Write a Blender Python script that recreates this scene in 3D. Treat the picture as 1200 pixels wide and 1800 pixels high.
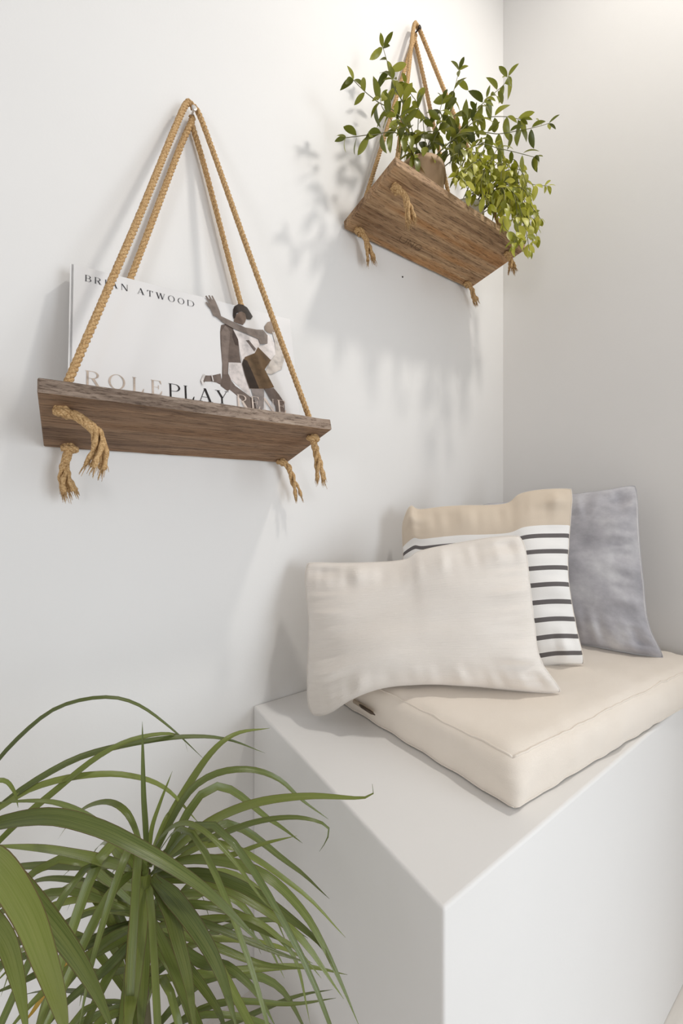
import bpy, bmesh, math, random
from mathutils import Vector, Matrix, noise
random.seed(7)
for o in list(bpy.data.objects):
    bpy.data.objects.remove(o, do_unlink=True)
SC = bpy.context.scene
COL = SC.collection

# ------------------------------------------------------------------ camera
FPX = 701.0
TH = math.atan2(485, 701)
ZB = 0.63                       # bench top height
CAM = Vector((0.0, -0.844, ZB + 0.45))
RIGHT = Vector((math.cos(TH), -math.sin(TH), 0))
FWD = Vector((math.sin(TH), math.cos(TH), 0))
cd = bpy.data.cameras.new('camera')
cd.sensor_fit = 'VERTICAL'
cd.sensor_height = 36.0
cd.lens = FPX / 1800 * 36
cd.shift_y = -14 / 1800
cd.clip_start = 0.02
cam = bpy.data.objects.new('camera', cd)
cam.location = CAM
cam.rotation_euler = (math.pi / 2, 0, -TH)
COL.objects.link(cam)
SC.camera = cam

# ------------------------------------------------------------------ light and exposure
SC.view_settings.view_transform = 'Standard'
SC.view_settings.look = 'None'
SC.view_settings.gamma = 1.0
SC.view_settings.exposure = 0.02
SC.view_settings.use_curve_mapping = False
w = bpy.data.worlds.new('World')
SC.world = w
w.use_nodes = True
w.node_tree.nodes['Background'].inputs[0].default_value = (1.0, 0.955, 0.915, 1)
w.node_tree.nodes['Background'].inputs[1].default_value = 0.40


def area(name, loc, target, sx, sy, power, col, shape='RECTANGLE'):
    l = bpy.data.lights.new(name, 'AREA')
    l.shape = shape
    l.size = sx
    if shape == 'RECTANGLE':
        l.size_y = sy
    l.energy = power
    l.color = col
    o = bpy.data.objects.new(name, l)
    o.location = loc
    d = Vector(target) - Vector(loc)
    o.rotation_euler = d.to_track_quat('-Z', 'Y').to_euler()
    COL.objects.link(o)
    return o


area('window_right_offscreen', (1.80, -3.3, 1.10), (0.40, 0, 0.7), 1.4, 1.7, 53, (0.86, 0.93, 1.0))
area('ceiling_downlight_offscreen', (1.00, -0.92, 2.95), (0.90, -0.6, 0), 0.13, 0.13, 13.5, (1.0, 0.95, 0.88), 'DISK')
area('window_left_offscreen', (-2.7, -2.1, 1.2), (0.5, -0.3, 0.6), 0.8, 1.2, 17, (0.97, 0.97, 1.0))


# ------------------------------------------------------------------ measuring helpers (photo frame 1200 x 1800)
def ray(px, py):
    return RIGHT * ((px - 600) / FPX) + FWD + Vector((0, 0, (886 - py) / FPX))


def on_y(px, py, off):          # point `off` metres in front of the shelf wall
    d = ray(px, py)
    return CAM + d * ((-off - CAM.y) / d.y)


def at(px, py, depth):
    return CAM + ray(px, py) * depth


def on_z(px, py, z):
    d = ray(px, py)
    return CAM + d * ((z - CAM.z) / d.z)


# ------------------------------------------------------------------ materials
def srgb(r, g, b):
    def c(v):
        v /= 255.0
        return v / 12.92 if v <= 0.04045 else ((v + 0.055) / 1.055) ** 2.4
    return (c(r), c(g), c(b), 1)


class NT:
    def __init__(self, name, rough=0.6):
        self.m = bpy.data.materials.new(name)
        self.m.use_nodes = True
        self.t = self.m.node_tree
        self.b = self.t.nodes['Principled BSDF']
        self.b.inputs['Roughness'].default_value = rough

    def n(self, typ, **kw):
        nd = self.t.nodes.new(typ)
        for k, v in kw.items():
            if k in nd.inputs:
                nd.inputs[k].default_value = v
            else:
                setattr(nd, k, v)
        return nd

    def l(self, a, b):
        self.t.links.new(a, b)

    def coord(self, out='Object', scale=(1, 1, 1), rot=(0, 0, 0)):
        tc = self.n('ShaderNodeTexCoord')
        mp = self.n('ShaderNodeMapping')
        mp.inputs['Scale'].default_value = scale
        mp.inputs['Rotation'].default_value = rot
        self.l(tc.outputs[out], mp.inputs[0])
        return mp.outputs[0]

    def ramp(self, fac, stops):
        r = self.n('ShaderNodeValToRGB')
        e = r.color_ramp.elements
        while len(e) < len(stops):
            e.new(0.5)
        for i, (p, c) in enumerate(stops):
            e[i].position = p
            e[i].color = c
        self.l(fac, r.inputs[0])
        return r.outputs[0]

    def noise(self, vec, scale, detail=4, rough=0.55):
        nd = self.n('ShaderNodeTexNoise')
        nd.inputs['Scale'].default_value = scale
        nd.inputs['Detail'].default_value = detail
        nd.inputs['Roughness'].default_value = rough
        self.l(vec, nd.inputs['Vector'])
        return nd.outputs[0]

    def bump(self, h, strength, dist=0.002):
        bp = self.n('ShaderNodeBump')
        bp.inputs['Strength'].default_value = strength
        bp.inputs['Distance'].default_value = dist
        self.l(h, bp.inputs['Height'])
        self.l(bp.outputs[0], self.b.inputs['Normal'])

    def math(self, op, a, b=None):
        nd = self.n('ShaderNodeMath', operation=op)
        for i, v in enumerate((a, b)):
            if v is None:
                continue
            if isinstance(v, (int, float)):
                nd.inputs[i].default_value = v
            else:
                self.l(v, nd.inputs[i])
        return nd.outputs[0]

    def mix(self, fac, a, b):
        nd = self.n('ShaderNodeMix', data_type='RGBA')
        ins = [s for s in nd.inputs if s.type == 'RGBA']
        if isinstance(fac, (int, float)):
            nd.inputs[0].default_value = fac
        else:
            self.l(fac, nd.inputs[0])
        for s, v in zip(ins, (a, b)):
            if isinstance(v, tuple):
                s.default_value = v
            else:
                self.l(v, s)
        return [s for s in nd.outputs if s.type == 'RGBA'][0]

    def base(self, v):
        if isinstance(v, tuple):
            self.b.inputs['Base Color'].default_value = v
        else:
            self.l(v, self.b.inputs['Base Color'])
        return self.m


def plain(name, col, rough=0.6, metal=0.0):
    t = NT(name, rough)
    t.b.inputs['Metallic'].default_value = metal
    v = t.coord('Object')
    nz = t.noise(v, 60, 3)
    c2 = tuple(min(1, x * 0.93) for x in col[:3]) + (1,)
    t.base(t.ramp(nz, [(0.3, c2), (0.7, col)]))
    return t.m


def wall_mat(name, col):
    t = NT(name, 0.62)
    v = t.coord('Object')
    n1 = t.noise(v, 2.2, 3)
    c2 = tuple(x * 0.97 for x in col[:3]) + (1,)
    t.base(t.ramp(n1, [(0.3, c2), (0.7, col)]))
    t.bump(t.noise(v, 220, 4), 0.12, 0.001)
    return t.m


M = {}
M['wall'] = wall_mat('white_wall_paint', (0.82, 0.812, 0.80, 1))



def floor_mat():
    t = NT('pale_floor', 0.5)
    v = t.coord('Object', (1.5, 22, 1))
    t.base(t.ramp(t.noise(v, 3, 5), [(0.3, srgb(218, 213, 206)), (0.7, srgb(232, 228, 222))]))
    return t.m


M['floor'] = floor_mat()


def wood_mat(name, dark, mid, light, warm, sx=0.05):
    t = NT(name, 0.78)
    v = t.coord('Object', (sx, 1.0, 1.0))
    g1 = t.noise(v, 95, 7, 0.72)
    g3 = t.noise(t.coord('Object', (sx * 1.6, 1, 1)), 330, 5, 0.7)
    g2 = t.noise(t.coord('Object', (0.9, 13, 5)), 2.3, 2, 0.45)
    c1 = t.ramp(g1, [(0.30, dark), (0.48, mid), (0.68, light)])
    c2 = t.ramp(g2, [(0.34, dark), (0.50, light), (0.64, warm)])
    c = t.mix(0.42, c1, c2)
    pores = t.ramp(g3, [(0.38, (0.30, 0.24, 0.20, 1)), (0.50, (1, 1, 1, 1))])
    mul = t.n('ShaderNodeMix', data_type='RGBA', blend_type='MULTIPLY')
    ins = [k for k in mul.inputs if k.type == 'RGBA']
    mul.inputs[0].default_value = 0.8
    t.l(c, ins[0])
    t.l(pores, ins[1])
    t.base([k for k in mul.outputs if k.type == 'RGBA'][0])
    t.bump(t.math('ADD', t.math('MULTIPLY', g1, 0.6), g3), 0.8, 0.0024)
    return t.m


M['wood1'] = wood_mat('dark_weathered_wood', srgb(84, 62, 46), srgb(128, 98, 74), srgb(164, 134, 106), srgb(150, 112, 76))
M['wood2'] = wood_mat('brown_weathered_wood', srgb(92, 64, 42), srgb(156, 120, 84), srgb(200, 168, 130), srgb(192, 134, 72))
M['edge1'] = wood_mat('rough_sawn_grey_edge', srgb(72, 58, 50), srgb(136, 116, 100), srgb(190, 172, 156), srgb(150, 126, 106), 0.12)
M['edge2'] = wood_mat('rough_sawn_tan_edge', srgb(110, 82, 58), srgb(172, 138, 104), srgb(200, 168, 132), srgb(180, 140, 100), 0.12)


def rope_mat():
    t = NT('jute_rope', 0.85)
    v = t.coord('Object')
    n = t.noise(v, 420, 3)
    t.base(t.ramp(n, [(0.3, srgb(142, 110, 70)), (0.5, srgb(190, 154, 106)), (0.72, srgb(216, 186, 142))]))
    t.bump(n, 0.5, 0.0012)
    return t.m


M['rope'] = rope_mat()


def fabric(name, c1, c2, weave=(900, 900, 900), slub=0.0):
    t = NT(name, 0.9)
    t.b.inputs['Sheen Weight'].default_value = 0.25
    uv = t.coord('UV')
    big = t.noise(uv, 3.0, 3)
    fine = t.noise(t.coord('Object', (1, 1, 1)), 700, 2)
    t.base(t.ramp(big, [(0.3, c1), (0.7, c2)]))
    h = fine
    if slub:
        s = t.noise(t.coord('UV', (9, 120, 1)), 1.0, 4, 0.65)
        h = t.math('ADD', t.math('MULTIPLY', fine, 0.25), t.math('MULTIPLY', s, slub))
    t.bump(h, 0.65 if slub else 0.3, 0.0018 if slub else 0.0012)
    return t.m


M['cream'] = fabric('cream_slub_cotton', srgb(231, 224, 216), srgb(237, 231, 224), slub=1.0)
M['pad'] = fabric('cream_canvas', srgb(232, 222, 209), srgb(238, 229, 218))


def stripe_mat():
    t = NT('striped_cotton', 0.9)
    tc = t.n('ShaderNodeTexCoord')
    sp = t.n('ShaderNodeSeparateXYZ')
    t.l(tc.outputs['UV'], sp.inputs[0])
    v = t.math('SUBTRACT', 1.0, sp.outputs[1])
    beige = t.math('LESS_THAN', v, 0.235)
    q = t.math('DIVIDE', t.math('SUBTRACT', v, 0.283), 0.0905)
    fr = t.math('FRACT', q)
    st = t.math('MULTIPLY', t.math('LESS_THAN', fr, 0.27), t.math('GREATER_THAN', q, 0.0))
    st = t.math('MULTIPLY', st, t.math('LESS_THAN', q, 7.9))
    c = t.mix(st, srgb(246, 245, 243), srgb(104, 100, 100))
    c = t.mix(beige, c, srgb(216, 202, 184))
    t.base(c)
    t.bump(t.noise(t.coord('Object'), 700, 2), 0.3, 0.0012)
    return t.m


M['stripe'] = stripe_mat()


def velvet_mat():
    t = NT('grey_velvet', 0.75)
    t.b.inputs['Sheen Weight'].default_value = 0.6
    t.b.inputs['Sheen Roughness'].default_value = 0.35
    v = t.coord('UV', (1.6, 2.0, 1), (0, 0, 0.5))
    n = t.noise(v, 2.2, 5, 0.62)
    t.base(t.ramp(n, [(0.3, srgb(150, 149, 156)), (0.5, srgb(182, 181, 187)), (0.68, srgb(210, 210, 213))]))
    t.bump(t.noise(t.coord('UV', (6, 12, 1)), 1.5, 3), 0.15, 0.004)
    return t.m


M['velvet'] = velvet_mat()


def leaf_mat(name, cols, trans, rough=0.35, stripes=False):
    t = NT(name, rough)
    oi = t.n('ShaderNodeObjectInfo')
    c = t.ramp(oi.outputs['Random'], [(i / (len(cols) - 1), k) for i, k in enumerate(cols)])
    if stripes:
        s = t.noise(t.coord('UV', (22, 0.6, 1)), 1.0, 3)
        c = t.mix(t.ramp(s, [(0.35, (0, 0, 0, 1)), (0.75, (0.5, 0.5, 0.5, 1))]), c, srgb(150, 156, 90))
        tc = t.n('ShaderNodeTexCoord')
        sp = t.n('ShaderNodeSeparateXYZ')
        t.l(tc.outputs['UV'], sp.inputs[0])
        e = t.math('ABSOLUTE', t.math('SUBTRACT', sp.outputs[0], 0.5))
        ef = t.math('GREATER_THAN', e, 0.465)
        c = t.mix(t.math('MULTIPLY', ef, 0.7), c, srgb(92, 56, 46))
        t.bump(t.noise(t.coord('UV', (30, 0.4, 1)), 1.0, 2), 0.25, 0.001)
    t.base(c)
    tr = t.n('ShaderNodeBsdfTranslucent')
    t.l(c, tr.inputs[0])
    mx = t.n('ShaderNodeMixShader')
    mx.inputs[0].default_value = trans
    t.l(t.b.outputs[0], mx.inputs[1])
    t.l(tr.outputs[0], mx.inputs[2])
    t.l(mx.outputs[0], t.t.nodes['Material Output'].inputs[0])
    return t.m


M['leaf_dark'] = leaf_mat('dark_green_leaf', [srgb(76, 84, 28), srgb(118, 124, 42), srgb(158, 160, 64), srgb(94, 102, 36)], 0.28, 0.3)
M['leaf_bright'] = leaf_mat('bright_green_leaf', [srgb(132, 136, 34), srgb(172, 174, 56), srgb(204, 202, 98), srgb(104, 114, 36)], 0.35, 0.42)
M['drac'] = leaf_mat('arching_green_leaf', [srgb(66, 80, 40), srgb(96, 110, 50), srgb(122, 134, 60), srgb(82, 98, 52)], 0.18, 0.24, True)
M['drac_yellow'] = leaf_mat('yellowing_leaf', [srgb(208, 160, 48), srgb(200, 150, 50)], 0.2, 0.4, True)
M['stem'] = plain('olive_stem', srgb(104, 104, 62), 0.6)
M['trunk'] = plain('brown_cane', srgb(86, 80, 54), 0.85)
M['soil'] = plain('potting_soil', srgb(58, 46, 36), 0.95)
M['tan_pot'] = plain('tan_clay', srgb(188, 158, 126), 0.7)
M['white_pot'] = plain('white_glaze', srgb(226, 218, 206), 0.35)
M['nail'] = plain('pale_steel', srgb(215, 212, 208), 0.35, 0.6)
M['nail_dark'] = plain('dark_steel', srgb(60, 52, 46), 0.45, 0.7)
M['paper'] = plain('page_edges', srgb(226, 222, 214), 0.9)
M['zip'] = plain('zipper_metal', srgb(96, 84, 74), 0.35, 0.8)
M['zip_tape'] = plain('zipper_tape', srgb(196, 180, 160), 0.9)


def cover_mat():
    t = NT('glossy_white_cover', 0.14)
    t.b.inputs['Coat Weight'].default_value = 0.4
    t.b.inputs['Coat Roughness'].default_value = 0.08
    t.base((0.80, 0.79, 0.785, 1))
    t.bump(t.noise(t.coord('Object'), 14, 2), 0.12, 0.004)
    return t.m


M['cover'] = cover_mat()
_ink = {}


def ink(r, g, b):
    k = (r, g, b)
    if k not in _ink:
        t = NT('ink_%d_%d_%d' % k, 0.2)
        nz = t.noise(t.coord('Object'), 70, 3)
        c = srgb(r, g, b)
        c2 = tuple(x * 0.72 for x in c[:3]) + (1,)
        c3 = tuple(min(1, x * 1.2) for x in c[:3]) + (1,)
        t.base(t.ramp(nz, [(0.3, c2), (0.5, c), (0.75, c3)]))
        _ink[k] = t.m
    return _ink[k]


# ------------------------------------------------------------------ object helpers
def setp(o, label=None, cat=None, group=None, kind=None):
    for k, v in (('label', label), ('category', cat), ('group', group), ('kind', kind)):
        if v:
            o[k] = v
    return o


ORG = {}


def empty(name, loc, label, cat, group=None):
    o = bpy.data.objects.new(name, None)
    o.empty_display_size = 0.05
    o.location = loc
    COL.objects.link(o)
    ORG[o] = Vector(loc)
    return setp(o, label, cat, group)


def mesh_obj(name, verts, faces, mat, parent=None, org=None, smooth=True, uvs=None):
    """world-space verts; origin goes to `org` (or the parent's root)"""
    if parent is not None:
        base = ORG[parent]
    else:
        base = Vector(org) if org is not None else Vector((0, 0, 0))
    me = bpy.data.meshes.new(name)
    me.from_pydata([Vector(v) - base for v in verts], [], faces)
    if uvs:
        ul = me.uv_layers.new(name='UVMap')
        for lp in me.loops:
            ul.data[lp.index].uv = uvs[lp.vertex_index]
    if smooth:
        for p in me.polygons:
            p.use_smooth = True
    me.materials.append(mat)
    me.update()
    o = bpy.data.objects.new(name, me)
    COL.objects.link(o)
    if parent is not None:
        o.parent = parent
    else:
        o.location = base
    ORG[o] = base
    return o


class G:                         # geometry collector
    def __init__(s):
        s.v = []
        s.f = []

    def add(s, v, f):
        k = len(s.v)
        s.v += [Vector(x) for x in v]
        s.f += [tuple(i + k for i in q) for q in f]

    def tube(s, pts, rad, n=6, cap=True):
        fr = frames(pts)
        k = len(s.v)
        for i, (p, t, a, b) in enumerate(fr):
            r = rad[i] if isinstance(rad, (list, tuple)) else rad
            for j in range(n):
                an = 2 * math.pi * j / n
                s.v.append(p + (a * math.cos(an) + b * math.sin(an)) * r)
        m = len(pts)
        for i in range(m - 1):
            for j in range(n):
                s.f.append((k + i * n + j, k + i * n + (j + 1) % n, k + (i + 1) * n + (j + 1) % n, k + (i + 1) * n + j))
        if cap:
            s.f.append(tuple(k + j for j in reversed(range(n))))
            s.f.append(tuple(k + (m - 1) * n + j for j in range(n)))

    def obj(s, name, mat, parent=None, org=None, smooth=True):
        return mesh_obj(name, s.v, s.f, mat, parent, org, smooth)


def frames(pts):
    pts = [Vector(p) for p in pts]
    out = []
    n = len(pts)
    prev = None
    for i in range(n):
        t = (pts[min(i + 1, n - 1)] - pts[max(i - 1, 0)])
        t = t.normalized() if t.length > 1e-9 else Vector((0, 0, 1))
        if prev is None:
            a = t.orthogonal().normalized()
        else:
            a = prev - t * prev.dot(t)
            a = a.normalized() if a.length > 1e-6 else t.orthogonal().normalized()
        prev = a
        out.append((pts[i], t, a, t.cross(a)))
    return out


def spline(ctrl, n):
    """Catmull-Rom through ctrl, n samples, roughly uniform in arc length"""
    c = [Vector(p) for p in ctrl]
    if len(c) == 2:
        return [c[0].lerp(c[1], i / (n - 1)) for i in range(n)]
    e = [c[0] * 2 - c[1]] + c + [c[-1] * 2 - c[-2]]
    dense = []
    for i in range(len(c) - 1):
        p0, p1, p2, p3 = e[i:i + 4]
        for k in range(24):
            t = k / 24
            dense.append(0.5 * ((2 * p1) + (p2 - p0) * t + (2 * p0 - 5 * p1 + 4 * p2 - p3) * t * t + (3 * p1 - p0 - 3 * p2 + p3) * t ** 3))
    dense.append(c[-1])
    L = [0.0]
    for i in range(1, len(dense)):
        L.append(L[-1] + (dense[i] - dense[i - 1]).length)
    out = []
    j = 0
    for i in range(n):
        s = L[-1] * i / (n - 1)
        while j < len(L) - 2 and L[j + 1] < s:
            j += 1
        d = L[j + 1] - L[j]
        out.append(dense[j].lerp(dense[j + 1], (s - L[j]) / d if d > 1e-12 else 0))
    return out


def plen(p):
    return sum((Vector(p[i + 1]) - Vector(p[i])).length for i in range(len(p) - 1))


def rope_geo(g, ctrl, r=0.0058, step=0.0028, pitch=0.026, n=6):
    L = plen(spline(ctrl, 60))
    m = max(6, int(L / step))
    pts = spline(ctrl, m)
    fr = frames(pts)
    for k in range(3):
        sp = []
        for i, (p, t, a, b) in enumerate(fr):
            an = 2 * math.pi * (k / 3 + (L * i / (m - 1)) / pitch)
            sp.append(p + (a * math.cos(an) + b * math.sin(an)) * r * 0.5)
        g.tube(sp, r * 0.56, n)


def box_geo(g, x0, x1, y0, y1, z0, z1):
    v = [(x, y, z) for x in (x0, x1) for y in (y0, y1) for z in (z0, z1)]
    g.add(v, [(0, 1, 3, 2), (4, 6, 7, 5), (0, 4, 5, 1), (2, 3, 7, 6), (0, 2, 6, 4), (1, 5, 7, 3)])


def bevel_box(name, x0, x1, y0, y1, z0, z1, bev, seg, mat, parent=None, org=None, rot=None, pivot=None, cuts=0, rough=0.0):
    bm = bmesh.new()
    bmesh.ops.create_cube(bm, size=1)
    for v in bm.verts:
        v.co = Vector((x0 + (v.co.x + .5) * (x1 - x0), y0 + (v.co.y + .5) * (y1 - y0), z0 + (v.co.z + .5) * (z1 - z0)))
    if bev:
        bmesh.ops.bevel(bm, geom=bm.edges[:], offset=bev, segments=seg, affect='EDGES', profile=0.5)
    if cuts:
        le = [e for e in bm.edges if abs((e.verts[0].co - e.verts[1].co).x) > (x1 - x0) * 0.5]
        bmesh.ops.subdivide_edges(bm, edges=le, cuts=cuts, use_grid_fill=True)
    if rough:
        for v in bm.verts:
            q = v.co * 38
            v.co += Vector((0, noise.noise(q), noise.noise(q + Vector((9, 4, 2))))) * rough
    if rot is not None:
        for v in bm.verts:
            v.co = Vector(pivot) + rot @ (v.co - Vector(pivot))
    vs = [v.co.copy() for v in bm.verts]
    bm.verts.index_update()
    fs = [tuple(v.index for v in f.verts) for f in bm.faces]
    bm.free()
    o = mesh_obj(name, vs, fs, mat, parent, org, smooth=False)
    return o


# ------------------------------------------------------------------ setting
XC = 1.2865
WT = 0.12


def struct(name, x0, x1, y0, y1, z0, z1, mat):
    g = G()
    box_geo(g, x0, x1, y0, y1, z0, z1)
    o = g.obj(name, mat, smooth=False, org=((x0 + x1) / 2, (y0 + y1) / 2, z0))
    return setp(o, kind='structure')


struct('floor', -3.2, 4.0, -4.2, WT, -0.06, 0.0, M['floor'])
struct('wall_back', -3.2, XC + WT, 0.0, WT, 0.0, 3.8, M['wall'])
struct('wall_right', XC, XC + WT, -1.55, 0.0, 0.0, 3.8, M['wall'])

BX0, BY0 = 0.345, -0.5445
bench = bevel_box('window_bench', BX0, XC, BY0, -0.0005, 0.0, ZB, 0.0045, 3, M['wall'], org=(0.8, -0.27, 0))
for p in bench.data.polygons:
    p.use_smooth = p.area < 0.01
setp(bench, 'built-in white plastered bench block in the corner under the cushions', 'bench')

g = G()
c = on_y(707, 487, 0.0)
g.tube([c + Vector((0, 0.001, 0)), c + Vector((0, -0.002, 0)), c + Vector((0, -0.0026, 0))], [0.0021, 0.0021, 0.0009], 10)
setp(g.obj('wall_pin', M['nail_dark'], org=c), 'tiny dark pin head stuck in the wall below the plant shelf', 'pin')


# ------------------------------------------------------------------ hanging shelves
def tassel(root, start, ctrl, knot_r, nstrand, spread, fray):
    """knot ring under the board, then loose strands; start = hole point at the board's underside"""
    s = Vector(start)
    kg = G()
    cpts = []
    for i in range(15):
        an = 2 * math.pi * 1.12 * i / 14 + 0.6
        cpts.append(s + Vector((math.cos(an) * knot_r, math.sin(an) * knot_r * 0.9, -0.0052 - 0.0045 * i / 14)))
    rope_geo(kg, cpts, 0.0056, 0.0022, 0.026)
    rope_geo(kg, [s + Vector((0, 0, 0.004)), s + Vector((0.002, 0, -0.006)), s + Vector((0.0, 0, -0.013))], 0.0056, 0.0022, 0.026)
    knot = kg.obj('knot', M['rope'], root)
    tg = G()
    path = [s + Vector((0, 0, -0.008))] + [Vector(p) for p in ctrl]
    m = 34
    pts = spline(path, m)
    fr = frames(pts)
    L = plen(pts)
    rnd = random.Random(int(abs(s.x * 9000) + abs(s.y * 7000)))
    for k in range(nstrand):
        ph = rnd.uniform(-.3, .3)
        sp = []
        for i, (p, t, a, b) in enumerate(fr):
            u = i / (m - 1)
            open_ = max(0, (u - 0.35) / 0.65)
            an = 2 * math.pi * (k / nstrand + u * L / 0.042 * (1 - 0.45 * open_)) + ph
            rr = 0.0036 + spread * open_ ** 1.4
            sp.append(p + (a * math.cos(an) + b * math.sin(an)) * rr)
        rad = [0.0037 + 0.0007 * math.sin(i * 0.9 + k) for i in range(m)]
        rad[-1] = 0.0014
        tg.tube(sp, rad, 6)
        for q in range(fray):
            d = Vector((rnd.uniform(-1, 1), rnd.uniform(-1, 1), rnd.uniform(-1.6, -.5))).normalized()
            i0 = rnd.randint(m - 9, m - 3)
            p0 = sp[i0]
            tl = (sp[-1] - sp[-6]).normalized()
            e = p0 + tl * rnd.uniform(.009, .019) + d * rnd.uniform(.002, .008)
            tg.tube([p0, p0.lerp(e, .5) + d * 0.0018, e], [0.0008, 0.0006, 0.0003], 3)
    o = tg.obj('tassel', M['rope'], knot)
    return knot


def shelf(label, x0, x1, depth, zback, zfront, thick, wood, edge, nail_px, holes, tassels, seedz):
    """holes: 4 (x, dist from wall); order BL, FL, BR, FR"""
    ang = math.atan2(zfront - zback, depth)
    root = empty('hanging_shelf', ((x0 + x1) / 2, -0.004, zback), label, 'shelf', None)
    piv = Vector(((x0 + x1) / 2, -0.006, zback))
    rot = Matrix.Rotation(-ang, 3, 'X')
    b = bevel_box('board', x0, x1, -depth - 0.004, -0.006, zback, zback + thick, 0.0022, 2, wood, root, rot=rot, pivot=piv, cuts=26, rough=0.0009)
    b.data.materials.append(edge)
    fd = rot @ Vector((0, -1, 0))
    for p_ in b.data.polygons:
        if p_.normal.dot(fd) > 0.85:
            p_.material_index = 1

    def up(x, d, h):              # point on the tilted board
        return piv + rot @ Vector((x - piv.x, -d + 0.006, h))
    nail = on_y(nail_px[0], nail_px[1], 0.0)
    offs = [(0.001, 0.012, -0.016), (-0.011, 0.022, 0.004), (0.002, 0.010, -0.024), (0.010, 0.022, -0.002)]
    for i, (hx, hd) in enumerate(holes):
        g = G()
        top = up(hx, hd, thick)
        bot = up(hx, hd, -0.002)
        sgn = -1 if i < 2 else 1
        ox, od, oz = offs[i]
        pk = nail + Vector((ox, -od, oz + 0.004))
        mid = pk + (top - pk) * 0.12 + Vector((sgn * 0.003, 0, 0))
        ctrl = [nail + Vector((-sgn * (0.003 if i % 2 else -0.002), -od, (0.0085 if i % 2 else -0.006))), pk + Vector((0, 0, 0.003)), mid, pk.lerp(top, 0.5), top, bot]
        rope_geo(g, ctrl)
        g.obj('rope', M['rope'], root)
        tassel(root, up(hx, hd, 0.0), tassels[i](up(hx, hd, 0.0)), 0.0085, (5, 5, 3, 4)[i], (0.0075, 0.0085, 0.006, 0.006)[i], 14)
    return root, up, nail


def nail_obj(p, mat, label):
    g = G()
    d = Vector((0, -1, 0))
    g.tube([p - d * 0.01, p + d * 0.030, p + d * 0.0301, p + d * 0.0325, p + d * 0.0335],
           [0.0021, 0.0021, 0.0052, 0.0052, 0.0030], 16)
    o = g.obj('hook_nail', mat, org=p, smooth=False)
    setp(o, label, 'nail', 'nails that carry the shelves')


def V(*a):
    return Vector(a)


S1 = dict(x0=-0.030, x1=0.4245)
sh1, up1, nail1 = shelf('dark wooden rope-hung shelf that holds the white picture book', S1['x0'], S1['x1'], 0.200, 1.176, 1.226, 0.022,
                        M['wood1'], M['edge1'], (334, 212),
                        [(0.006, 0.028), (-0.002, 0.168), (0.402, 0.028), (0.400, 0.172)],
                        [lambda s: [s + V(-.006, -.002, -.03), s + V(-.007, -.004, -.058), s + V(-.001, -.004, -.082)],
                         lambda s: [s + V(.018, -.012, -.014), s + V(.038, -.018, -.034), s + V(.042, -.016, -.060), s + V(.036, -.014, -.084)],
                         lambda s: [s + V(.014, -.004, -.018), s + V(.025, -.006, -.048), s + V(.033, -.006, -.072), s + V(.036, -.006, -.086)],
                         lambda s: [s + V(.004, -.002, -.026), s + V(.011, -.004, -.060), s + V(.015, -.004, -.090)]], 1)
nail_obj(nail1, M['nail'], 'pale steel nail head holding the ropes above the book shelf')
S2 = dict(x0=0.588, x1=1.090)
sh2, up2, nail2 = shelf('brown wooden rope-hung shelf that carries the leafy pot plants', S2['x0'], S2['x1'], 0.200, 1.786, 1.814, 0.022,
                        M['wood2'], M['edge2'], (724, 66),
                        [(0.622, 0.026), (0.622, 0.166), (1.055, 0.026), (1.052, 0.172)],
                        [lambda s: [s + V(.016, -.002, -.016), s + V(.028, -.004, -.046), s + V(.036, -.004, -.070)],
                         lambda s: [s + V(.020, -.004, -.012), s + V(.030, -.008, -.040), s + V(.040, -.010, -.072)],
                         lambda s: [s + V(.016, -.003, -.018), s + V(.026, -.004, -.036), s + V(.042, -.004, -.052)],
                         lambda s: [s + V(.008, -.004, -.03), s + V(.01, -.006, -.05)]], 2)
nail_obj(nail2, M['nail_dark'], 'dark nail head holding the ropes above the plant shelf')


# ------------------------------------------------------------------ lettering
TK, TN, SE = 0.115, 0.03, 0.06     # thick stem, hairline, serif reach


def ell(cx, cy, rx, ry, a0, a1, n=20):
    return [(cx + rx * math.cos(math.radians(a0 + (a1 - a0) * i / n)), cy + ry * math.sin(math.radians(a0 + (a1 - a0) * i / n))) for i in range(n + 1)]


def band(outer, inner):
    return [[outer[i], outer[i + 1], inner[i + 1], inner[i]] for i in range(len(outer) - 1)]


def stemp(x, wd=TK, y0=0, y1=1, top=True, bot=True):
    out = [[(x, y0), (x + wd, y0), (x + wd, y1), (x, y1)]]
    if bot:
        out.append([(x - SE, y0), (x + wd + SE, y0), (x + wd + SE, y0 + TN), (x - SE, y0 + TN)])
    if top:
        out.append([(x - SE, y1 - TN), (x + wd + SE, y1 - TN), (x + wd + SE, y1), (x - SE, y1)])
    return out


def bar(x0, x1, y, h=TN):
    return [[(x0, y), (x1, y), (x1, y + h), (x0, y + h)]]


def bowl(x, y0, y1, rx):
    cy, ry = (y0 + y1) / 2, (y1 - y0) / 2
    return bar(x, x + rx * 0.45, y1 - TN) + bar(x, x + rx * 0.45, y0) + \
        band(ell(x + rx * .4, cy, rx * .75, ry, -90, 90), ell(x + rx * .4, cy, rx * .75 - TK, ry - TN, -90, 90))


def diag(x0, y0, x1, y1, wd):
    return [[(x0, y0), (x0 + wd, y0), (x1 + wd, y1), (x1, y1)]]


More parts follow.
